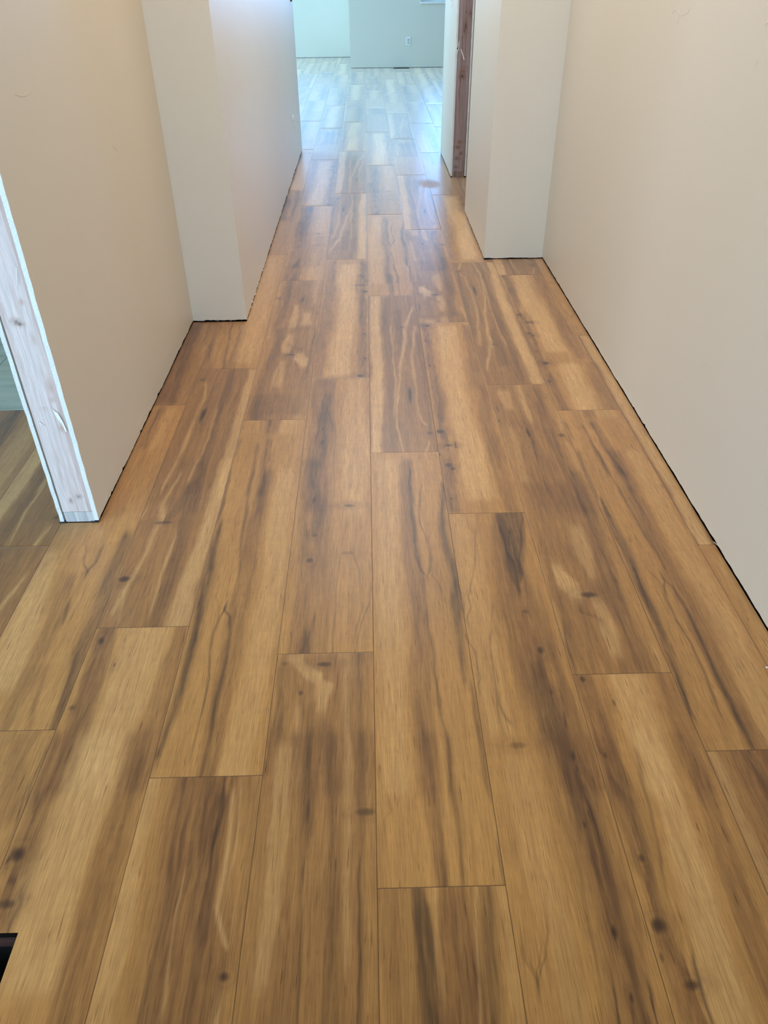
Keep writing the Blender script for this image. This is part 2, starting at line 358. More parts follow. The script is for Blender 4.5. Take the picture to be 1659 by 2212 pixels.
FE2 = trace(1, 1.48, [
 ('z6','L',.25,[(390,220,90),(430,500,120),(480,800,110),(540,1100,100)]),
 ('z6','D',.5,[(345,330,6),(352,420,6),(375,520,6),(392,575,6),(398,600,6)]),('z6','D',.45,[(440,300,5),(432,450,6),(415,560,6),(425,600,6),(408,655,6)]),
 ('z6','D',.45,[(415,750,6),(438,780,5),(450,830,6),(470,900,6),(462,930,6)]),('z6','D',.35,[(500,600,8),(500,760,8),(545,1100,10)]),
 ('z6','H',.6,[(530,230,50),(560,400,110),(620,600,200),(690,800,220),(750,1000,220),(830,1200,200),(890,1340,180)]),
 ('z6','G',.8,[(575,208,120),(590,300,110),(602,400,90),(606,480,50),(612,520,20)]),
 ('z6','D',.85,[(535,280,12),(565,370,12),(592,410,18),(612,450,18)]),('z6','D',.7,[(628,240,8),(632,340,12),(618,430,12)]),('z6','K',578,290,10,8),
 ('z6','K',712,782,36,34),('z6','K',650,620,34,18,.6),('z6','D',.42,[(690,850,50),(740,950,90),(775,1050,100),(810,1200,90),(850,1340,80)]),
 ('z6','K',755,955,14,20),('z6','K',845,1222,32,46),('z6','D',.9,[(828,1090,5),(838,1180,7),(858,1260,12),(852,1340,6)]),('z6','K',615,1178,80,22,.6),
 ('z6','G',.3,[(690,900,60),(740,1100,80)]),('z6','D',.4,[(540,1000,12),(590,1120,14),(610,1200,20)]),
 ('z8','H',.5,[(820,0,260),(880,250,220),(930,450,200),(1000,650,200),(1050,900,210),(1100,1182,230)]),
 ('z8','D',.5,[(790,0,90),(850,150,110),(885,300,110),(935,450,120),(985,600,100),(1020,800,90),(1080,1000,100),(1120,1182,100)]),
 ('z8','K',843,68,30,44),('z8','K',865,115,14,18,.8),('z8','K',888,350,12,14),('z8','K',1015,795,34,64),('z8','K',1085,1072,24,36),
 ('z8','D',.85,[(912,260,12),(932,340,18),(960,430,8)]),('z8','D',.85,[(1012,1080,7),(1022,1130,9),(1036,1182,14)]),('z8','D',.8,[(850,180,8),(870,230,9),(905,300,8)]),
 ('z8','K',1280,1170,20,20),('z8','D',.8,[(1170,1060,6),(1180,1120,8),(1190,1170,8)]),('z8','D',.6,[(1170,790,7),(1180,810,7)]),
 ('z8','L',.2,[(620,100,120),(700,500,140),(790,800,120),(860,1182,100)]),('z8','D',.25,[(780,250,14),(860,550,14),(930,900,16),(970,1182,14)]),
 ('z8','D',.45,[(620,820,5),(640,920,6),(680,1000,6)]),('z8','D',.45,[(735,800,5),(722,900,6),(688,1000,6)]),('z8','D',.35,[(640,850,5),(655,930,5),(678,970,5)]),('z8','D',.35,[(705,850,5),(698,930,5),(680,970,5)])])
FF = trace(-1, 5.52-PERIOD, [
 ('z5','H',.55,[(1340,920,440),(1320,1548,480)]),('z5','L',.5,[(1200,945,60),(1250,1000,80),(1330,1060,100),(1320,1150,60)]),
 ('z5','K',1325,962,74,16),('z5','K',1215,1100,26,14,.8),('z5','K',1140,960,40,10,.5),
 ('z5','D',.30,[(1500,920,30),(1520,1200,30),(1510,1548,40)]),('z5','D',.38,[(1105,1000,30),(1115,1200,44),(1085,1400,60)]),
 ('z5','D',.30,[(1230,1150,30),(1250,1300,40),(1260,1500,40)]),('z5','D',.28,[(1350,1250,40),(1370,1400,60),(1380,1548,60)]),
 ('z5','K',1047,1465,12,28),('z5','L',.35,[(1200,1200,40),(1200,1500,50)]),('z5','L',.3,[(1440,930,60),(1440,1300,40)]),
 ('z7','H',.5,[(1360,0,480),(1270,1194,560)]),
 ('z7','D',.36,[(1270,0,80),(1290,200,76),(1290,350,60),(1270,600,34),(1260,900,30),(1240,1194,30)]),('z7','K',1300,290,22,110,.9),
 ('z7','D',.7,[(1285,500,5),(1265,750,6),(1252,1000,9),(1246,1194,7)]),('z7','D',.3,[(1400,0,60),(1400,300,60),(1400,700,70),(1390,1194,80)]),
 ('z7','L',.35,[(1200,50,60),(1180,400,80),(1150,700,70),(1100,1000,80)]),('z7','D',.36,[(1530,0,40),(1520,350,34),(1535,600,34),(1530,1194,40)]),
 ('z7','D',.6,[(1525,560,6),(1528,900,8),(1520,1194,6)]),('z7','K',1545,300,90,30,.8),('z7','K',1120,118,10,26),
 ('z7','L',.3,[(1470,0,30),(1465,400,40),(1470,900,40)]),('z7','D',.3,[(1190,300,8),(1190,600,10)]),('z7','L',.3,[(1170,740,30),(1190,760,40)])])
FF2 = trace(2, 5.15, [
 ('z4','H',.5,[(870,650,330),(960,900,330),(1100,1200,330),(1200,1382,330)]),('z4','L',.5,[(800,690,80),(830,770,60)]),
 ('z4','L',.45,[(890,655,50),(920,760,50),(960,850,30)]),('z4','K',758,780,16,40,.7),('z4','K',765,855,12,14,.9),('z4','K',940,925,26,64),
 ('z4','D',.32,[(1000,680,50),(1030,850,50),(1100,1000,60),(1190,1180,60),(1260,1382,60)]),('z4','K',1145,940,56,22,.8),('z4','K',1110,728,22,12,.8),
 ('z4','L',.3,[(830,900,30),(880,1050,40),(930,1200,50)]),('z4','D',.7,[(975,980,8),(1010,1120,9),(1060,1260,10)]),
 ('z4','L',.3,[(1100,700,20),(1160,900,26),(1240,1130,26)]),
 ('z6','H',.45,[(760,100,250),(850,400,300),(950,700,300),(1050,880,330)]),('z6','L',.7,[(785,450,50),(820,505,90),(845,545,60)]),
 ('z6','K',912,550,80,24,.9),('z6','L',.5,[(960,580,50),(990,680,80),(1020,780,50)]),('z6','L',.4,[(860,280,60),(900,380,70),(930,460,34)]),
 ('z6','D',.38,[(850,50,40),(930,250,60),(1000,450,70),(1060,650,60),(1130,850,70)]),('z6','D',.34,[(735,380,30),(790,600,34),(830,760,34),(865,880,30)]),
 ('z6','D',.7,[(812,700,10),(830,770,14),(845,820,8)]),('z6','L',.4,[(1180,780,20),(1230,880,20)]),('z6','D',.3,[(880,620,40),(960,650,40)])])
FG = trace(-2, 4.07-PERIOD, [
 ('z7','L',.35,[(650,160,60),(560,500,80),(470,900,110),(420,1194,110)]),('z7','H',.7,[(900,150,330),(840,500,320),(800,900,370),(760,1194,380)]),
 ('z7','D',.38,[(780,170,30),(760,400,44),(700,700,44),(640,1000,54),(600,1194,54)]),('z7','D',.95,[(948,180,10),(942,250,40),(932,320,26),(910,400,24),(892,475,8)]),
 ('z7','D',.32,[(900,200,60),(880,500,100),(850,800,100)]),('z7','L',.5,[(985,250,20),(960,550,24),(920,700,26),(940,850,22),(965,940,12)]),
 ('z7','K',945,995,54,34),('z7','L',.35,[(760,600,12),(720,850,14),(690,1100,18)]),('z7','L',.45,[(930,1040,40),(910,1194,50)]),
 ('z7','D',.30,[(1080,200,40),(1040,600,40),(1000,900,40)]),('z7','D',.5,[(740,660,5),(728,700,8)]),('z7','L',.35,[(1020,180,14),(1000,500,16)])])
F0B = trace(0, 3.03-PERIOD, [
 ('z8','H',.35,[(90,620,160),(140,1182,170)]),('z8','G',.75,[(205,620,50),(235,850,80),(262,1182,100)]),('z8','L',.35,[(262,620,10),(280,900,12),(310,1182,12)]),
 ('z8','H',.75,[(340,620,110),(370,900,180),(390,1182,220)]),('z8','L',.35,[(442,620,16),(445,900,16),(455,1182,16)]),
 ('z8','G',.6,[(490,620,70),(505,850,60),(515,1182,50)]),('z8','L',.25,[(550,640,30),(590,900,40),(620,1182,40)])])
FD2 = trace(-3, 5.96-PERIOD, [
 ('z5','H',.75,[(290,800,90),(240,950,110),(185,1150,100),(120,1350,110),(60,1548,110)]),('z5','K',262,850,34,38),('z5','K',325,965,14,26,.8),('z5','K',120,1170,34,16,.7),
 ('z5','L',.45,[(480,800,230),(400,1050,230),(310,1300,230),(240,1548,230)]),('z5','H',.5,[(640,800,60),(570,1050,110),(490,1300,130),(410,1548,130)]),
 ('z5','D',.4,[(250,900,20),(180,1100,24),(100,1350,24)]),
 ('z7','H',.7,[(240,0,90),(185,200,120),(110,450,140),(55,650,150),(20,760,130)]),('z7','K',75,480,60,60),('z7','K',30,690,80,24,.8),('z7','K',28,505,10,24,.9),
 ('z7','D',.75,[(110,630,10),(103,690,14),(60,775,12)]),('z7','D',.4,[(60,560,20),(50,650,20)]),('z7','D',.4,[(150,250,30),(130,400,40)]),
 ('z7','L',.5,[(410,0,180),(330,300,220),(230,600,240),(130,1000,260)]),('z7','H',.5,[(570,0,90),(510,300,110),(430,600,150),(340,900,160),(290,1194,160)])])
F3 = trace(-3, 5.96, [
 ('z5','L',.6,[(860,0,60),(810,200,70),(745,400,70),(665,600,90),(620,770,110)]),('z5','L',.5,[(640,60,14),(560,200,20),(500,380,22),(420,550,22),(330,700,22)]),
 ('z5','L',.4,[(620,350,14),(560,500,16),(500,700,18)]),('z5','D',.32,[(740,0,60),(690,200,80),(640,380,60),(570,600,60),(500,770,60)]),
 ('z5','K',370,555,64,26),('z5','K',560,285,90,16,.7),('z5','D',.35,[(700,100,50),(640,200,60),(590,270,30)]),('z5','D',.3,[(450,150,40),(400,300,20),(380,380,12)]),
 ('z5','L',.45,[(480,230,12),(420,330,12),(350,480,12),(300,620,14)]),('z5','L',.3,[(380,620,14),(360,740,16)]),
 ('z3','L',.6,[(685,560,50),(640,720,56),(590,900,64),(540,1100,64),(500,1300,64)]),('z3','K',385,820,30,80),('z3','K',380,610,34,14,.8),
 ('z3','D',.34,[(560,560,40),(500,740,44),(450,950,44),(400,1150,50),(330,1382,60)]),('z3','L',.5,[(400,640,14),(390,720,22),(330,880,24),(270,1020,24),(150,1250,20)]),
 ('z3','D',.3,[(250,820,40),(180,1000,40),(80,1250,40)]),('z3','L',.4,[(470,800,14),(420,960,16),(300,1200,18)]),('z3','K',382,1068,12,8,.8)])
F4 = trace(-4, 4.62, [
 ('z9','L',.5,[(200,200,120),(100,500,150),(0,750,130)]),('z9','H',.45,[(300,300,60),(220,500,60),(130,700,80),(60,850,70),(20,940,60)]),
 ('z9','D',.6,[(290,420,20),(270,470,18)]),('z9','D',.5,[(380,150,10),(368,230,14),(385,262,12)]),('z9','D',.5,[(440,180,12),(420,230,14),(388,262,10)]),
 ('z9','H',.5,[(190,700,30),(160,800,26),(130,930,30)]),('z9','D',.55,[(540,120,34),(485,250,44),(425,430,54),(355,600,54),(295,780,54),(232,940,44)]),
 ('z3','H',.4,[(130,780,60),(30,1000,60)]),('z3','D',.4,[(110,800,20),(50,1000,20)]),('z3','L',.3,[(190,800,60),(110,1000,60)])])
F4B = trace(-4, 4.62-PERIOD, [('z9','D',.5,[(200,1050,6),(140,1180,6),(100,1300,6)]),('z9','D',.4,[(150,1000,8),(90,1100,8),(30,1200,8)]),('z9','H',.35,[(100,1000,120),(40,1300,120)]),
 ('z9','D',.45,[(120,1200,6),(60,1350,8),(20,1450,8)])])
F4C = trace(-4, 11.03, [('z3','H',.8,[(330,280,120),(250,500,140),(170,740,140)]),('z3','D',.4,[(340,300,30),(250,560,40),(190,740,30)]),('z3','L',.3,[(400,420,20),(370,520,20)])])
F5 = trace(-3, 12.35, [('z3','H',.5,[(430,280,80),(400,400,80),(390,540,90)]),('z3','D',.5,[(490,290,16),(440,400,16),(420,470,14)]),
 ('z3','D',.6,[(560,290,12),(540,330,20),(535,380,16),(510,480,22),(500,540,24)]),('z3','D',.45,[(605,290,8),(610,320,14),(580,400,18),(550,480,24),(530,540,20)]),
 ('z3','K',395,395,60,12,.6),('z3','H',.4,[(640,290,30),(580,450,40),(550,545,40)]),('z1','L',.35,[(230,500,90),(190,700,120),(80,1100,140)])])

def rot(feats):
    o = []
    for f in feats:
        if f[0] == 'K': o.append(('K', f[1], 1-f[2], PERIOD-f[3], f[4], f[5]))
        else: o.append((f[0], f[1], (PERIOD-f[2])[::-1], (1-f[3])[::-1], f[4][::-1]))
    return o
def shift(feats, d):
    o = []
    for f in feats:
        for dd in (d, d-PERIOD, d+PERIOD):
            if f[0] == 'K': o.append(('K', f[1], f[2], f[3]+dd, f[4], f[5]))
            else: o.append((f[0], f[1], f[2]+dd, f[3], f[4]))
    return [f for f in o if (f[0] == 'K' and -0.3 < f[3] < PERIOD+0.3) or (f[0] != 'K' and f[2][-1] > 0 and f[2][0] < PERIOD)]
# joints: near end of one board of every column
JOINT = {0: 3.03, -1: 5.52, 1: 1.48, 2: 5.15, 3: 4.21, 4: 7.18-PERIOD, -2: 4.07, -3: 5.96, -4: 4.62, -5: 7.43, -6: 5.2}
PLAN = {(0, 3.03): (FA, .12), (0, 9.44): (FB, .62), (1, 7.93): (FC, .12), (2, -1.30): (FD, .12), (-1, 5.52): (FE, .18), (1, 1.48): (FE2, .15),
        (-1, -0.93): (FF, .2), (2, 5.15): (FF2, .2), (-2, -2.38): (FG, .2), (0, -3.42): (F0B, .2), (-3, -0.49): (FD2, .12), (-3, 5.96): (F3, .62),
        (-4, 4.62): (F4, .12), (-4, -1.83): (F4B, .2), (-4, 11.03): (F4C, .4), (-3, 12.35): (F5, .15),
        (-2, 4.07): (shift(rot(FA), -0.65), .14), (3, 4.21): (shift(rot(FA), -0.45), .14), (0, 15.88): (FA, .14), (2, 11.56): (rot(FB), .62),
        (-1, 11.88): (rot(FC), .14), (3, 10.68): (shift(FC, 1.9), .14), (-2, 10.49): (shift(rot(FF2), -2.8), .25), (1, 14.35): (shift(FF2, .4), .3),
        (3, -2.24): (FG, .5), (4, .73): (FA, .1), (4, 7.18): (FB, .75), (4, 13.7): (FE2, .05), (-1, 18.43): (rot(FB), .55),
        (-2, 16.97): (shift(FE, 1), .25), (2, 18.09): (rot(FC), .15), (1, 20.84): (FB, .5), (0, 22.42): (FE, .3), (-3, 18.92): (FF, .4),
        (3, 17.19): (FB, .6), (-5, 7.43): (FB, .6), (-5, 1.0): (FB, .6), (-6, 5.2): (FE, .4)}
RND = [FA, FB, FC, FD, FE, FF, FF2, FG, rot(FA), rot(FB), rot(FC), rot(FE)]; RNDB = [.15, .6, .12, .12, .2, .3, .3, .4, .15, .6, .12, .2]

# ---------------------------------------------------------------- the floor
LW, RW = -3.51, 4.205             # hall faces of the left and right wall
LB, RB = -2.44, 2.80              # faces of the two boxed-out walls
GAP = 0.012
VOIDS = [(-4.03, LW-0.008, 7.90, 14.66), (-4.03, LB-0.008, 14.60, 31.66), (RB+0.008, RB+1.9, 18.27, 22.54), (RB+0.008, RB+0.52, 26.85, 30.88),
         (RW+0.008, 5.0, -16.0, 18.4), (-3.12, -2.675, 1.67, 2.77), (-18.5, -4.01, 11.0, 20.0)]
def lines(a, b, step, eps, cuts):
    n = max(2, int(round((b-a)/step)))
    s = set(np.round(np.linspace(a, b, n+1), 6).tolist())
    keep = [v for v in s if min(abs(v-a), abs(v-b)) > eps*1.6 or v in (round(a, 6), round(b, 6))]
    keep += [a+eps, b-eps]+[c for c in cuts if a+eps*1.5 < c < b-eps*1.5]
    return np.array(sorted(set(np.round(keep, 6).tolist())))
V, F, COLS, UVS, SM = [], [], [], [], []
nv = 0; rng = random.Random(4)
sx, sy = on_floor([(905, 397), (962, 397), (930, 388), (930, 406)]); OV = (2.02, 26.0, .36, .62)
for c in range(-22, 20):
    j0 = JOINT.get(c); j0 = j0 if j0 is not None else rng.uniform(0, PERIOD)
    k0 = math.floor((-16-j0)/PERIOD)
    for k in range(k0, 14):
        ya = j0+k*PERIOD; yb = ya+PERIOD
        if yb < -16 or ya > 66.9: continue
        near = [p for p in PLAN if p[0] == c and abs(p[1]-ya) < 0.2]
        ri = rng.randrange(len(RND)); tone = rng.uniform(0.92, 1.06)
        visible = -6 <= c <= 5 and yb > 1.2 and ya < 32
        if not visible and (c < -7 or c > 5) and yb < 31: 
            if not (c >= -18 and yb < 20 and c < 5): continue
        if near: feats, base = PLAN[near[0]]; tone = 1.0; Yn = near[0][1]
        else: feats, base = RND[ri], RNDB[ri]; Yn = ya
        a, b = max(ya, -16.0), min(yb, 66.9)
        segs = [s for s in (1.2, 9.45, 20, 31.7) if a < s < b]; segs = [a]+segs+[b]
        ys = []
        for s0, s1 in zip(segs[:-1], segs[1:]):
            mid = (s0+s1)/2; st = .5 if (not visible or mid < 1.2) else .28 if mid > 31.7 else .09 if mid > 20 else .06 if c < -4 else .018 if mid < 9.45 else .03
            ys += lines(s0, s1, st, .006, []).tolist() if 1.2 <= mid < 31.7 and visible else np.linspace(s0, s1, max(2, int((s1-s0)/st)+1)).tolist()
        cy_ = [v for vo in VOIDS for v in vo[2:] if a < v < b]
        ys = np.array(sorted(set(np.round(ys+cy_+[a+.006, b-.006], 5).tolist())))
        dx = .01 if (visible and a < 8) else .0145 if (visible and a < 18) else .03 if visible else (.09 if a > 25 else .25)
        xs = lines(c, c+1, dx, .006, [v for vo in VOIDS for v in vo[:2]])
        X, Y = np.meshgrid(xs, ys)
        nx, ny = len(xs), len(ys)
        col = paint_wood(X-c, Y-Yn, feats, c*13+k*5+3, base-0.04, tone)
        e = ((X-c < 1e-4) | (c+1-X < 1e-4) | (Y-ya < 1e-4) | (yb-Y < 1e-4))
        col[e] = EDGE*0.8
        Z = np.where(e, -0.0003, 0.0)
        sm = np.clip(1.25-(((X-OV[0]-0.0)/OV[2])**2+((Y-OV[1]+0.15*(X-OV[0]))/OV[3])**2), 0, 1)*0.14
        V.append(np.stack([X*U, Y*U, Z], -1).reshape(-1, 3)); COLS.append(np.concatenate([col, np.ones(col.shape[:2]+(1,))], -1).reshape(-1, 4))
        UVS.append(np.stack([(X-c)*U+c*3.17+k*1.3, (Y-ya)*U+c*1.71+k*5.3], -1).reshape(-1, 2)); SM.append(sm.reshape(-1))
        xm = (xs[:-1]+xs[1:])/2; ym = (ys[:-1]+ys[1:])/2; XM, YM = np.meshgrid(xm, ym)
        ok = np.ones(XM.shape, bool)
        for x0, x1, y0, y1 in VOIDS: ok &= ~((XM > x0) & (XM < x1) & (YM > y0) & (YM < y1))
        i = np.arange(ny-1)[:, None]*nx+np.arange(nx-1)[None]+nv; i = i[ok]
        F.append(np.stack([i, i+1, i+nx+1, i+nx], -1)); nv += nx*ny
V = np.concatenate(V); F = np.concatenate(F); COLS = np.concatenate(COLS); UVS = np.concatenate(UVS); SM = np.concatenate(SM)
me = bpy.data.meshes.new('floor'); me.vertices.add(len(V)); me.vertices.foreach_set('co', V.astype(np.float32).ravel())
me.loops.add(F.size); me.loops.foreach_set('vertex_index', F.astype(np.int32).ravel())
me.polygons.add(len(F)); me.polygons.foreach_set('loop_start', np.arange(len(F), dtype=np.int32)*4)
me.update(calc_edges=True)
ca = me.color_attributes.new('wood', 'FLOAT_COLOR', 'POINT'); ca.data.foreach_set('color', COLS.astype(np.float32).ravel())
sa = me.attributes.new('smear', 'FLOAT', 'POINT'); sa.data.foreach_set('value', SM.astype(np.float32))
uvl = me.uv_layers.new(name='board'); uvl.data.foreach_set('uv', UVS[F.ravel()].astype(np.float32).ravel())
me.materials.append(M_FLOOR)
floor = bpy.data.objects.new('floor', me); C.objects.link(floor); tag(floor, kind='structure')
SUB = -GAP
# subfloor in strips round the duct opening
sb = MB()
for x0, x1, y0, y1 in ((-22, -3.12, -16, 67), (-2.675, 20, -16, 67), (-3.12, -2.675, -16, 1.67), (-3.12, -2.675, 2.77, 67)):
    sb.box(x0*U, x1*U, y0*U, y1*U, SUB-0.018, SUB)
tag(sb.build('floor_subfloor', M_DARK), kind='structure')
# stone tile of the side room
tb = MB()
for i, x in enumerate(np.arange(-18.2, -4.1, 2.31)):
    for y in (11.0, 13.31, 15.62, 17.93):
        tb.box(x*U+.0015, min(x+2.31, -4.02)*U-.0015, y*U+.0015, (y+2.31)*U-.0015, SUB, 0.001)
g_ = tb.build('floor_tile', M_TILE, bevel=.001); tag(g_, kind='structure')
tag(MB().box(-18.2*U, -4.02*U, 11.0*U, 20.2*U, SUB, -0.0005).build('floor_grout', M_GROUT), kind='structure')

# ---------------------------------------------------------------- walls
CEIL = 10.67; GCEIL = 12.0; DW = 0.0556; ST = 0.389
def panel(name, axis, face, thick, a, b, z0, z1, parent=None, rag=0.0, cut_a=False, seed=0, kind=True, m=None, low=0.0, crumb=None):
    """a sheet of drywall: painted face, raw bottom and raw cut end. axis 'x' = the sheet faces along x at x=face"""
    rg = random.Random(seed); n = max(2, int((b-a)/0.05)) if rag else 1
    nz = 90 if cut_a else 1
    v = []; f = []; mi = []
    def P(s, d, z): return ((face+d)*U, s*U, z) if axis == 'x' else (s*U, (face+d)*U, z)
    zs = [z0*U+(z1-z0)*U*(j/nz)**1.0 for j in range(nz+1)]
    ja = [rg.uniform(-.010, .008) if cut_a else 0 for _ in range(nz+1)]
    bz = []
    r = 0
    for i in range(n+1):
        r = r*0.75+rg.uniform(-1, 1)*rag
        bz.append(z0*U+low+max(-.004, min(.006, r))+(rg.uniform(.002, .007) if rag and rg.random() < .03 else 0))
    for side, d in enumerate((0, thick)):
        for i in range(n+1):
            s = a+(b-a)*i/n
            for j in range(nz+1):
                z = bz[i] if j == 0 else zs[j]
                ss = s+(ja[j]*(1 if side == 0 else .4) if i == 0 else 0)
                v.append(P(ss, d, z))
    w = nz+1; off = (n+1)*w
    idx = lambda sd, i, j: sd*off+i*w+j
    for i in range(n):
        for j in range(nz):
            f.append([idx(0, i, j), idx(0, i+1, j), idx(0, i+1, j+1), idx(0, i, j+1)]); mi.append(0)
            f.append([idx(1, i, j), idx(1, i, j+1), idx(1, i+1, j+1), idx(1, i+1, j)]); mi.append(0)
        f.append([idx(0, i, 0), idx(1, i, 0), idx(1, i+1, 0), idx(0, i+1, 0)]); mi.append(1)
        f.append([idx(0, i, nz), idx(0, i+1, nz), idx(1, i+1, nz), idx(1, i, nz)]); mi.append(1)
    for j in range(nz):
        f.append([idx(0, 0, j), idx(0, 0, j+1), idx(1, 0, j+1), idx(1, 0, j)]); mi.append(1 if cut_a else 0)
        f.append([idx(0, n, j), idx(1, n, j), idx(1, n, j+1), idx(0, n, j+1)]); mi.append(0)
    o = obj(name, v, f, None, parent, [m or M_PAINT, M_GYP], mi)
    if kind and not parent: tag(o, kind='structure')
    return o
def stud(name, x0, x1, y0, y1, z0, z1, parent, knots=(), streaks=(), tint=(1, 1, 1), face='y', seed=1, light=(.64, .60, .62), brown=(.45, .34, .31)):
    """a length of sawn lumber with its figure stored on a fine mesh"""
    nx, nz = 40, (360 if z1-z0 > 1 else 12)
    v = []; f = []; cols = []
    xs = np.linspace(x0, x1, nx+1); zz = np.linspace(z0, z1, nz+1)
    X, Z = np.meshgrid(xs, zz); u = (X-x0)/(x1-x0)
    wv = (fbm(u*2+seed, Z*.7+seed, seed, 3)-.5)*.35
    for kx, kz, rx, rz, s in knots: wv = wv+np.sign(X-kx)*-.10*np.exp(-((X-kx)/(rx*2.5))**2-((Z-kz)/(rz*3))**2)
    g = .5+.5*np.sin((u+wv)*34+fbm(u*5, Z*2, seed+4, 3)*5); s2 = fbm((u+wv)*6+seed, Z*.35, seed+9, 4)
    w = np.clip(.25*g+(s2-.42)*2.0, 0, 1)[..., None]
    A = np.array(light); B = np.array(brown)
    col = A*(1-w)+B*w
    for kx, kz, rx, rz, s in knots:
        a = np.sqrt(((X-kx)/rx)**2+((Z-kz)/rz)**2)*(.75+.5*fbm(X*30, Z*30, 5, 2)); k = (np.exp(-a**2)*s)[..., None]
        col = col*(1-k)+np.array((.10, .06, .05))*k; k = (np.exp(-((a-1.8)/.8)**2)*.4*s)[..., None]; col = col*(1-k)+np.array((.36, .20, .12))*k
    for kx, kz, rx, rz, s in streaks:
        k = (np.exp(-(((X-kx)/rx)**2+((Z-kz)/rz)**2)*1.2)*s*(.4+.9*fbm(X*25, Z*12, 8, 3)))[..., None]; col = col*(1-k)+np.array((.42, .22, .13))*k
    col = col*np.array(tint)
    n1 = (nx+1)*(nz+1)
    for yy in (y0, y1):
        v += [(x*U, yy*U, z*U) for x, z in zip(X.ravel(), Z.ravel())]
    cols = np.concatenate([col.reshape(-1, 3)]*2)
    w_ = nx+1
    for j in range(nz):
        for i in range(nx):
            a = j*w_+i; f.append([a, a+1, a+w_+1, a+w_]); f.append([n1+a, n1+a+w_, n1+a+w_+1, n1+a+1])
        a = j*w_; f.append([a, a+w_, n1+a+w_, n1+a]); a = j*w_+nx; f.append([a, n1+a, n1+a+w_, a+w_])
    for i in range(nx):
        f.append([i, n1+i, n1+i+1, i+1]); a = nz*w_+i; f.append([a, a+1, n1+a+1, n1+a])
    o = obj(name, v, f, M_STUD, parent)
    ca = o.data.color_attributes.new('wood', 'FLOAT_COLOR', 'POINT'); ca.data.foreach_set('color', np.concatenate([cols, np.ones((len(cols), 1))], 1).astype(np.float32).ravel())
    return o
def ky(fr, Y, lst):
    o = []
    for x, y, rx, ry, s in lst:
        X, Z = on_y([(fr[0]+x/fr[2], fr[1]+y/fr[2]), (fr[0]+(x+rx/2)/fr[2], fr[1]+y/fr[2]), (fr[0]+x/fr[2], fr[1]+(y+ry/2)/fr[2])], Y)
        o.append((X[0], Z[0], abs(X[1]-X[0]), abs(Z[2]-Z[0]), s))
    return o

# left wall: its unfinished end faces the camera
SB = SUB/U
YE = 7.90
wl = panel('wall_left', 'x', LW, -DW, YE, 14.60, 0.0, CEIL, rag=.0016, cut_a=True, seed=3, low=.009)
pb = panel('drywall_panel', 'x', LW-2*DW-ST, DW-.006, YE+.003, 14.60, 0.0, CEIL, parent=wl, rag=.001, cut_a=True, seed=8, low=.004)
kn = ky((0, 640, 6.146), YE, [(215, 345, 70, 50, .8), (260, 375, 60, 26, .9)])+ky((90, 1020, 9.217), YE, [(578, 575, 46, 50, .7), (735, 485, 70, 50, .6)])
sk = ky((0, 640, 6.146), YE, [(285, 80, 70, 90, .8), (660, 1200, 90, 260, .6), (700, 1380, 90, 60, .6), (600, 1500, 200, 30, .5), (820, 1750, 100, 110, .8), (440, 560, 60, 200, .4)])
stud('stud', LW-DW-ST+.016, LW-DW-.002, YE+.004, YE+.17, .17, CEIL, wl, kn, sk, seed=3, light=(.76, .67, .66), brown=(.56, .40, .36))
stud('sole_plate', LW-DW-ST+.02, LW-DW-.004, YE+.004, 14.58, .012, .165, wl, seed=6, light=(.70, .68, .66), brown=(.40, .42, .46))
sh = MB()
for x0, x1 in ((LW-DW-ST-.06, LW-DW-ST+.03), (LW-.11, LW-.005)): sh.box(x0*U, x1*U, (YE-.01)*U, (YE+.1)*U, SUB, .0045)
sh.build('shim', M_SLOT, wl)
pz = lambda x, y, d=-.012: (lambda r: (r[0][0]*U, (YE+d)*U, r[1][0]*U))(on_y([(x/6.146, 640+y/6.146)], YE+d))
for pts in ([(690, 1490), (735, 1535), (760, 1545), (800, 1610), (830, 1660), (880, 1770), (885, 1800), (868, 1800), (820, 1690), (790, 1660), (740, 1590), (725, 1560)],
            [(515, 1668), (530, 1690), (560, 1710), (600, 1730), (590, 1722), (558, 1700), (535, 1680)],
            [(290, -20), (298, -20), (318, 250), (305, 255)]):
    if pts[0][0] == 290: pts = [(x*1+0, y) for x, y in ((218, -390), (222, -388), (228, -150), (222, -148))]
    MB().prism([pz(*p) for p in pts], (0, .0012, 0)).build('torn_paper', M_PAPER, wl)
def scratch(parent, X, pts, r=.0006, sd=1):
    """raised trowel mark or scuff in the paint of a wall that faces along x"""
    mb = MB(); q = []
    for x, y in pts:
        Y, Z = on_x([(x, y)], X); q.append((Y[0]*U, Z[0]*U))
    for (y0, z0), (y1, z1) in zip(q[:-1], q[1:]):
        dy, dz = y1-y0, z1-z0; l = math.hypot(dy, dz)+1e-9; ny_, nz_ = -dz/l*r*1.4, dy/l*r*1.4
        xx = X*U-sd*.0004
        mb.prism([(xx, y0-ny_, z0-nz_), (xx, y1-ny_, z1-nz_), (xx, y1+ny_, z1+nz_), (xx, y0+ny_, z0+nz_)], (sd*r*2, 0, 0))
    mb.build('paint_ridge', M_PAINT, parent)
scratch(wl, LW, [(33, 204), (40, 206), (48, 208), (56, 206), (64, 200)])
scratch(wl, LW, [(29, 475), (31, 478)]); scratch(wl, LW, [(245, 318), (250, 321), (253, 326)])
scratch(wl, LW, [(313, 893), (303, 905), (300, 918)]); scratch(wl, LW, [(229, 1060), (232, 1068), (228, 1080)])
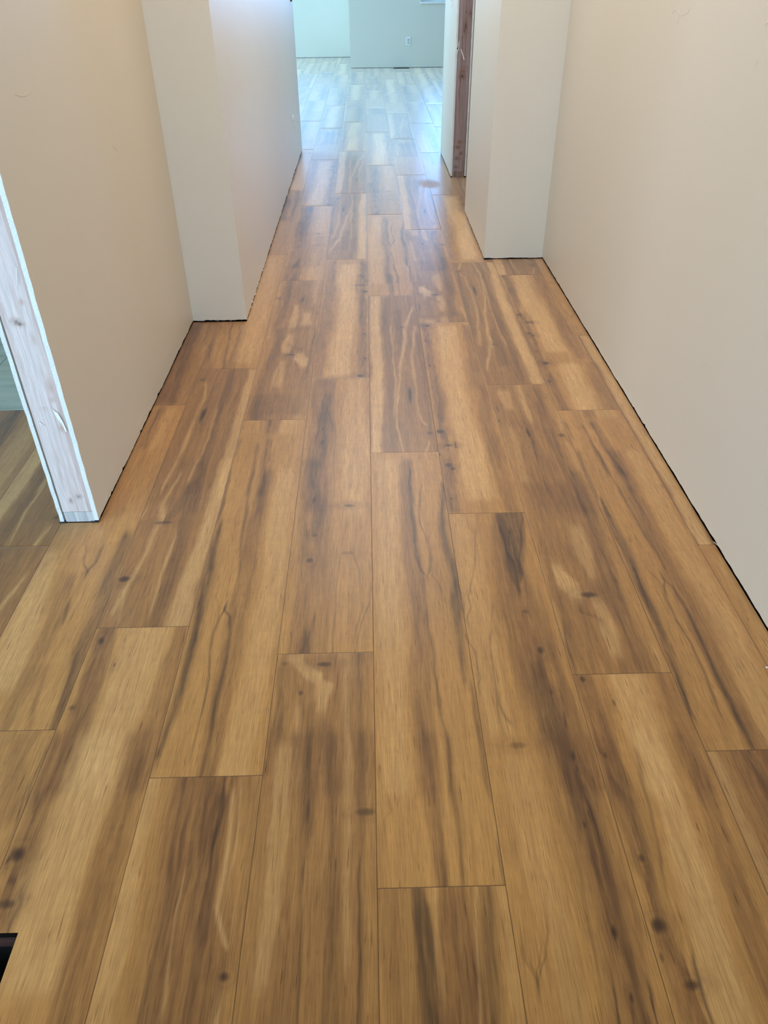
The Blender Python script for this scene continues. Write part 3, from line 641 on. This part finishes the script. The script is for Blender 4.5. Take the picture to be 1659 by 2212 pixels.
# box beyond it, standing proud of the hall
shade_wall_left = panel('shade_wall_left', 'x', LW, -.5, -16, 1.5, 0.0, CEIL, rag=.001, seed=41, low=.007)  # unseen wall, added to shade the floor near the camera
wb = panel('wall_left_box_end', 'y', 14.60, DW, LW-.3, LB, 0.0, CEIL, rag=.0015, seed=12, low=.009)
wbs = panel('wall_left_box', 'x', LB, -DW, 14.60+DW, 31.66, 0.0, CEIL, rag=.0022, seed=14, low=.010)
MB().box(LW*U-.01, LB*U-.016, 14.67*U, 14.83*U, SUB, .03).build('sole_plate', M_STUD, wb)
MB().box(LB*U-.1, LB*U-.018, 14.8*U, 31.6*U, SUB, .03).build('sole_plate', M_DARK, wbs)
tag(MB().box(-3.9*U, LB*U-.02, 14.75*U, 31.6*U, .04, CEIL*U).build('wall_left_core', M_DARK), kind='structure')
def crumb_of(parent, x, y, z, s, rg):
    mb = MB(); mb.prism([(x+rg.uniform(-s, s), y+rg.uniform(-s, s)*1.5, z+rg.uniform(0, s)) for _ in range(5)], (s*.6, s*.3, s*.7)); mb.build('chipped_edge', M_GYP, parent)
rg = random.Random(2)
for yy in (15.2, 15.5, 15.95, 16.4, 16.55, 17.5, 18.2): crumb_of(wbs, LB*U+.002, yy*U, .012, .004, rg)
def wrinkle(Y, pts, parent, r=.0005):
    mb = MB(); q = [on_y([(380+x/7.54, 620+y/7.54)], Y) for x, y in pts]; q = [(a[0]*U, b[0]*U) for a, b in q]
    for (x0, z0), (x1, z1) in zip(q[:-1], q[1:]):
        mb.prism([(x0, Y*U+.0003, z0-r), (x1, Y*U+.0003, z1-r), (x1, Y*U+.0003, z1+r), (x0, Y*U+.0003, z0+r)], (0, -.0012, 0))
    mb.build('tape_wrinkle', M_PAINT, parent)
wrinkle(14.60, [(260, 430), (290, 442), (420, 436), (540, 445), (620, 475), (700, 490), (740, 465), (860, 465)], wb)
wrinkle(14.60, [(360, 560), (370, 522), (560, 522), (700, 550)], wb); wrinkle(14.60, [(880, 550), (1050, 480), (1070, 545)], wb)
wrinkle(14.60, [(1050, 498), (1120, 520), (1220, 520)], wb)

# right wall and its box
wr = panel('wall_right', 'x', RW, DW, -16, 18.27, 0.0, CEIL, rag=.0012, seed=21, low=.010)
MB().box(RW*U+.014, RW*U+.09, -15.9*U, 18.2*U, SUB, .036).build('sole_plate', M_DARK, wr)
tag(MB().box(RW*U+.02, RW*U+.10, -15.9*U, 18.2*U, .05, CEIL*U).build('wall_right_core', M_DARK), kind='structure')
for s in ([(1452, 30), (1456, 22), (1462, 20), (1466, 28), (1472, 32), (1478, 32), (1486, 28), (1490, 18)], [(1468, 30), (1467, 40), (1463, 54)], [(1498, 0), (1501, 8), (1499, 20)],
          [(1472, 12), (1470, 26)], [(1637, 128), (1633, 140), (1630, 150)], [(1655, 58), (1652, 52), (1659, 50)], [(1522, 264), (1526, 262)], [(1498, 155), (1499, 148)],
          [(1541, 1170), (1551, 1178), (1556, 1184)], [(1580, 1222), (1588, 1232)], [(1640, 1300), (1655, 1330)], [(1516, 785), (1530, 788)], [(1380, 1060), (1376, 1050)]):
    scratch(wr, RW, s, sd=-1)
we = panel('wall_right_box_end', 'y', 18.27, DW, RB, RW+.2, 0.0, CEIL, rag=.0012, seed=23, low=.006)
ws = panel('wall_right_box', 'x', RB, DW, 18.27+DW, 22.54, 0.0, CEIL, rag=.0018, seed=24, low=.008)
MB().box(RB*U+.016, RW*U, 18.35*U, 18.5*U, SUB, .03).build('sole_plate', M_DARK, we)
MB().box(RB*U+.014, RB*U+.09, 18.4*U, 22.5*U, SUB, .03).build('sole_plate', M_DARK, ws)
tag(MB().box(RB*U+.02, 6*U, 18.40*U, 22.54*U, .04, CEIL*U).build('wall_right_core', M_PAINT), kind='structure')
# far side of the doorway: raw stud between two sheets
YJ = 26.86
wj = panel('wall_right_beyond_doorway', 'x', RB, DW, YJ, 30.88, 0.0, CEIL, rag=.0012, cut_a=True, seed=31, low=.010)
panel('drywall_panel', 'x', RB+DW+ST+.012, DW, YJ, 30.88, 0.0, CEIL, parent=wj, cut_a=True, seed=32, rag=.0005, low=.008)
kn = ky((820, 0, 7.54), YJ, [(1348, 1245, 50, 50, .95), (1405, 440, 26, 130, .8), (1415, 190, 12, 26, .8), (1478, 215, 34, 60, .6), (1350, 612, 14, 14, .9), (1380, 500, 16, 60, .7)]) + \
     ky((900, 300, 10.37), YJ, [(992, 325, 34, 34, .95), (905, 440, 66, 50, .5), (875, 625, 50, 30, .9), (870, 720, 40, 60, .5), (1065, 720, 20, 20, .8)])
sk = ky((820, 0, 7.54), YJ, [(1355, 1165, 110, 60, 1), (1380, 1100, 140, 60, .4)])+ky((900, 300, 10.37), YJ, [(960, 70, 110, 90, .9), (920, 190, 130, 90, .9), (905, 440, 80, 60, .9), (940, 830, 260, 50, .7)])
stud('stud', RB+DW+.006, RB+DW+ST, YJ+.006, YJ+.18, .17, CEIL, wj, kn, sk, tint=(.62, .53, .52), seed=11)  # tint paints the weaker light at this doorway into the stud
stud('sole_plate', RB+DW+.006, RB+DW+ST, YJ+.006, 30.8, SB, .165, wj, tint=(.5, .40, .34), seed=15)
mb = MB(); q = [on_y([(820+x/7.54, y/7.54)], YJ-.01) for x, y in ((1320, 800), (1332, 800), (1385, 970), (1370, 975))]
mb.prism([(a[0]*U, (YJ-.01)*U, b[0]*U) for a, b in q], (0, .001, 0)); mb.build('torn_paper', M_PAPER, wj)
for xx, yy in ((1245, 790), (1262, 740)):
    a, b = on_y([(820+xx/7.54, yy/7.54)], YJ-.01)
    MB().prism([(a[0]*U, (YJ-.01)*U, b[0]*U-.02), (a[0]*U+.012, (YJ-.01)*U, b[0]*U-.035), (a[0]*U+.016, (YJ-.01)*U, b[0]*U+.03)], (0, .002, 0)).build('torn_paper', M_STUD and M_GYP, wj)
tag(MB().box(RB*U, (RB+.5)*U, 22.54*U, YJ*U, 8.9*U, CEIL*U).build('wall_right_header', M_PAINT), kind='structure')
# room behind the doorway
tag(MB().box(9*U, 9.4*U, 18*U, 31*U, 0, CEIL*U).build('wall_side_room', M_PAINT), kind='structure')
# great room shell
def wall(name, x0, x1, y0, y1, z0=0.0, z1=GCEIL, low=.007):
    o = MB().box(x0*U, x1*U, y0*U, y1*U, z0*U+(low if z0 == 0 else 0), z1*U).build(name, M_PAINT); return tag(o, kind='structure')
wall('wall_near_left', -22, LB-DW, 31.2, 31.66); wall('wall_near_right', RB+.5, 20, 30.4, 30.88)
wall('wall_hall_header', -4, 4, 31.0, 31.5, CEIL, GCEIL)
def wall_window(name, axis, face, thick, a, b, wins, z1=GCEIL):
    mb = MB()
    def bx(s0, s1, za, zb):
        lo, hi = sorted((face, face+thick))
        if axis == 'x': mb.box(lo*U, hi*U, s0*U, s1*U, za, zb)
        else: mb.box(s0*U, s1*U, lo*U, hi*U, za, zb)
    cur = a
    for w0, w1, zb, zt in wins:
        bx(cur, w0, .007, z1*U); bx(w0, w1, .007, zb*U); bx(w0, w1, zt*U, z1*U); cur = w1
    bx(cur, b, .007, z1*U)
    return tag(mb.build(name, M_PAINT), kind='structure')
nwin = [0]
def window(axis, face, thick, w0, w1, zb, zt, bars=2):
    nwin[0] += 1
    mb = MB(); fw = .25; m = face+thick*.8; d = thick*.16
    def bx(mb, s0, s1, za, zz, dd=d):
        lo, hi = sorted((m-dd, m+dd))
        if axis == 'x': mb.box(lo*U, hi*U, s0*U, s1*U, za*U, zz*U)
        else: mb.box(s0*U, s1*U, lo*U, hi*U, za*U, zz*U)
    bx(mb, w0, w1, zb, zb+fw); bx(mb, w0, w1, zt-fw, zt); bx(mb, w0, w0+fw, zb+fw, zt-fw); bx(mb, w1-fw, w1, zb+fw, zt-fw)
    for i in range(1, bars):
        x = w0+(w1-w0)*i/bars; bx(mb, x-fw/2, x+fw/2, zb+fw, zt-fw)
    fr = mb.build('window_%d' % nwin[0], M_FRAME, bevel=.003); tag(fr, kind='structure')
    mb = MB(); bx(mb, w0+.1, w1-.1, zb+.1, zt-.1, .02); mb.build('pane', M_GLASS, fr)
    return fr
wall_window('wall_far', 'y', 59.2, .6, -0.95, 20, [(-0.35, 3.05, 4.25, 10.3), (3.77, 12.6, 3.67, 10.3)])
wall('wall_far_return', -0.95, -0.45, 59.8, 66.6)
wall_window('wall_far_left', 'y', 66.6, .5, -22, -0.45, [(-9, -2, 4.5, 10.3)])
wall_window('wall_great_left', 'x', -22, -.6, 31.5, 67, [(39, 61, .5, 9.8)])
wall_window('wall_great_right', 'x', 20, .6, 30.5, 59.4, [(37, 51, 2.8, 9.8)])  # window in this wall is unseen, added for ambient light
window('y', 59.2, .6, 3.77, 12.6, 3.67, 10.3); window('x', -22, -.6, 39, 61, .5, 9.8, 4); window('x', 20, .6, 37, 51, 2.8, 9.8); window('y', 59.2, .6, -0.35, 3.05, 4.25, 10.3); window('y', 66.6, .5, -9, -2, 4.5, 10.3, 3)
MB().box(3.72*U, 12.65*U, 59.12*U, 59.6*U, 3.60*U, 3.70*U).build('window_sill', M_FRAME, bpy.data.objects['window_1'], bevel=.002)
# room on the left and the entry behind the camera
wall_window('wall_room_left', 'x', -18, -.6, -16, 20.2, [(-6.5, 1.5, 2.5, 9.5)], CEIL)
window('x', -18, -.6, -6.5, 1.5, 2.5, 9.5)
wall_window('wall_back', 'y', -16, -.6, -18, RW+.4, [(-4.4, 3.4, .3, 7.0)], CEIL)
window('y', -16, -.6, -4.4, 3.4, .3, 7.0)
wall_window('wall_room_back', 'y', -8, -.5, -18, -4.01, [(-14.5, -6.5, 2.3, 9.3)], CEIL); window('y', -8, -.5, -14.5, -6.5, 2.3, 9.3)
wall('wall_room_far', -18, -4.01, 20.0, 20.5, z1=CEIL)
# ceilings
tag(MB().box(-18.6*U, 9.4*U, -16.6*U, 31.3*U, CEIL*U, CEIL*U+.05).build('ceiling', M_CEIL), kind='structure')
tag(MB().box(-22.6*U, 20.6*U, 31.0*U, 67.2*U, GCEIL*U, GCEIL*U+.05).build('ceiling_great_room', M_CEIL), kind='structure')

def added_panel_trim(name, x, y, sx, sy):      # frame made up for an added, unseen ceiling lamp
    mb = MB(); a, b, c_, d = x-sx/2, x+sx/2, y-sy/2, y+sy/2
    for q in ((a-.3, a, c_-.3, d+.3), (b, b+.3, c_-.3, d+.3), (a, b, c_-.3, c_), (a, b, d, d+.3)): mb.box(*q, CEIL-.12, CEIL, k=U)
    tag(mb.build(name, M_FRAME), kind='structure')
added_panel_trim('added_trim_1', 0.35, 12.0, 6.8, 8); added_panel_trim('added_trim_2', 0.2, 23.5, 4.8, 14)

# ---------------------------------------------------------------- things
def plate(name, loc, rz, kind):
    """wall plate 70 x 114 mm; local x along the wall, -y out of the wall"""
    t = empty(name, loc, rz)
    MB().box(-.035, .035, -.006, 0, -.057, .057).build('cover_plate', M_PLASTIC, t, bevel=.002)
    if kind == 'outlet':
        for s in (-1, 1):
            r = MB().box(-.017, .017, -.0085, -.004, s*.0195-.0145, s*.0195+.0145).build('receptacle', M_PLUG, t, bevel=.004)
            mb = MB()
            for x in (-.0065, .0065): mb.box(x-.0012, x+.0012, -.0090, -.0080, s*.0195-.001, s*.0195+.008)
            mb.cyl((0, -.0090, s*.0195-.007), .0024, .001, 1, 10); mb.build('slot', M_SLOT, r)
        MB().cyl((0, -.0075, 0), .003, .002, 1, 10).build('screw', M_STEEL, t)
    else:
        MB().box(-.0165, .0165, -.0090, -.004, -.033, .033).build('rocker', M_PLUG, t, bevel=.002)
        for s in (-1, 1): MB().cyl((0, -.0072, s*.048), .003, .0015, 1, 10).build('screw', M_STEEL, t)
    return t
tag(plate('outlet', (2.95*U, 59.2*U, 1.53*U), 0, 'outlet'), 'white duplex outlet on the grey-green far wall, right of centre', 'outlet')
tag(plate('outlet', (LB*U, 28.45*U, 1.42*U), math.pi/2, 'outlet'), 'white outlet seen edge-on low on the left hallway wall near its far end', 'outlet')
tag(plate('outlet', (-0.95*U, 61.5*U, 1.75*U), -math.pi/2, 'outlet'), 'outlet seen edge-on past the left corner of the far wall', 'outlet')
tag(plate('light_switch', (RB*U, 28.45*U, (4.70+.25)*U), -math.pi/2, 'switch'), 'switch plate on the right hallway wall beyond the raw wooden doorway stud', 'light switch')
# open electrical box at the far corner of the left wall
t = empty('electrical_box', (LB*U, 30.75*U, 4.98*U), math.pi/2)
mb = MB(); w_, h_, d_ = .028, .05, .012
for a in ((-w_, w_, -h_, -h_+.003), (-w_, w_, h_-.003, h_), (-w_, -w_+.003, -h_, h_), (w_-.003, w_, -h_, h_)): mb.box(a[0], a[1], -.004, d_, a[2], a[3])
mb.build('steel_rim', M_STEEL, t); MB().box(-w_+.003, w_-.003, -.002, .0, -h_+.003, h_-.003).build('recess', M_SLOT, t)
MB().box(-.008, .008, -.014, -.002, -.048, -.020).build('wire_end', M_DUCT2, t, bevel=.003)
tag(t, 'small dark open electrical box at the top far edge of the left hallway wall', 'electrical box')
# floor register against the far wall
t = empty('floor_register', (2.47*U, 58.88*U, 0))
hw, hd = .52*U, .16*U
mb = MB(); mb.box(-hw, hw, -hd, -hd+.012, 0, .006); mb.box(-hw, hw, hd-.012, hd, 0, .006); mb.box(-hw, -hw+.012, -hd+.012, hd-.012, 0, .006); mb.box(hw-.012, hw, -hd+.012, hd-.012, 0, .006)
mb.build('frame', M_VENT, t)
mb = MB()
for i in range(14): x = -hw+.02+i*(2*hw-.04)/13; mb.box(x-.002, x+.002, -hd+.012, hd-.012, .001, .005)
mb.build('louver', M_VENT, t)
tag(t, 'dark metal floor register lying against the foot of the far wall', 'floor vent')
# duct opening cut in the boards, lower left
t = empty('floor_duct', (-2.9*U, 2.22*U, SUB))
x0, x1, y0, y1 = -.218*U, .222*U, -.545*U, .545*U
mb = MB(); b = -.22; th = .0012
mb.box(x0, x0+th, y0, y1, b, 0); mb.box(x1-th, x1, y0, y1, b, 0); mb.box(x0, x1, y0, y0+th, b, 0); mb.box(x0, x1, y1-th, y1, b, 0); mb.box(x0, x1, y0, y1, b-th, b)
mb.build('duct_boot', M_DUCT, t)
MB().box(x0+th, x1-th, y1-.008, y1-th, -.016, 0.0).build('flange', M_DUCT2, t)
MB().box(x0+th, x1-th, y1-.07, y1-.05, -.12, -.113).build('seam', M_DUCT, t)
tag(t, 'open black floor duct hole cut through the boards at the lower left', 'floor duct')
# crumb of plaster
a, b2 = on_floor([(1656, 1442)])
rg = random.Random(5)
mb = MB(); mb.prism([(-.0022, -.001, 0), (.0015, -.002, 0), (.0026, .0008, 0), (.0004, .0022, 0), (-.002, .0012, 0)], (.0003, .0002, .0018))
o = mb.build('plaster_crumb', M_PAPER); o.location = (a[0]*U, b2[0]*U, 0); tag(o, 'tiny white plaster crumb on the boards by the right wall', 'crumb')
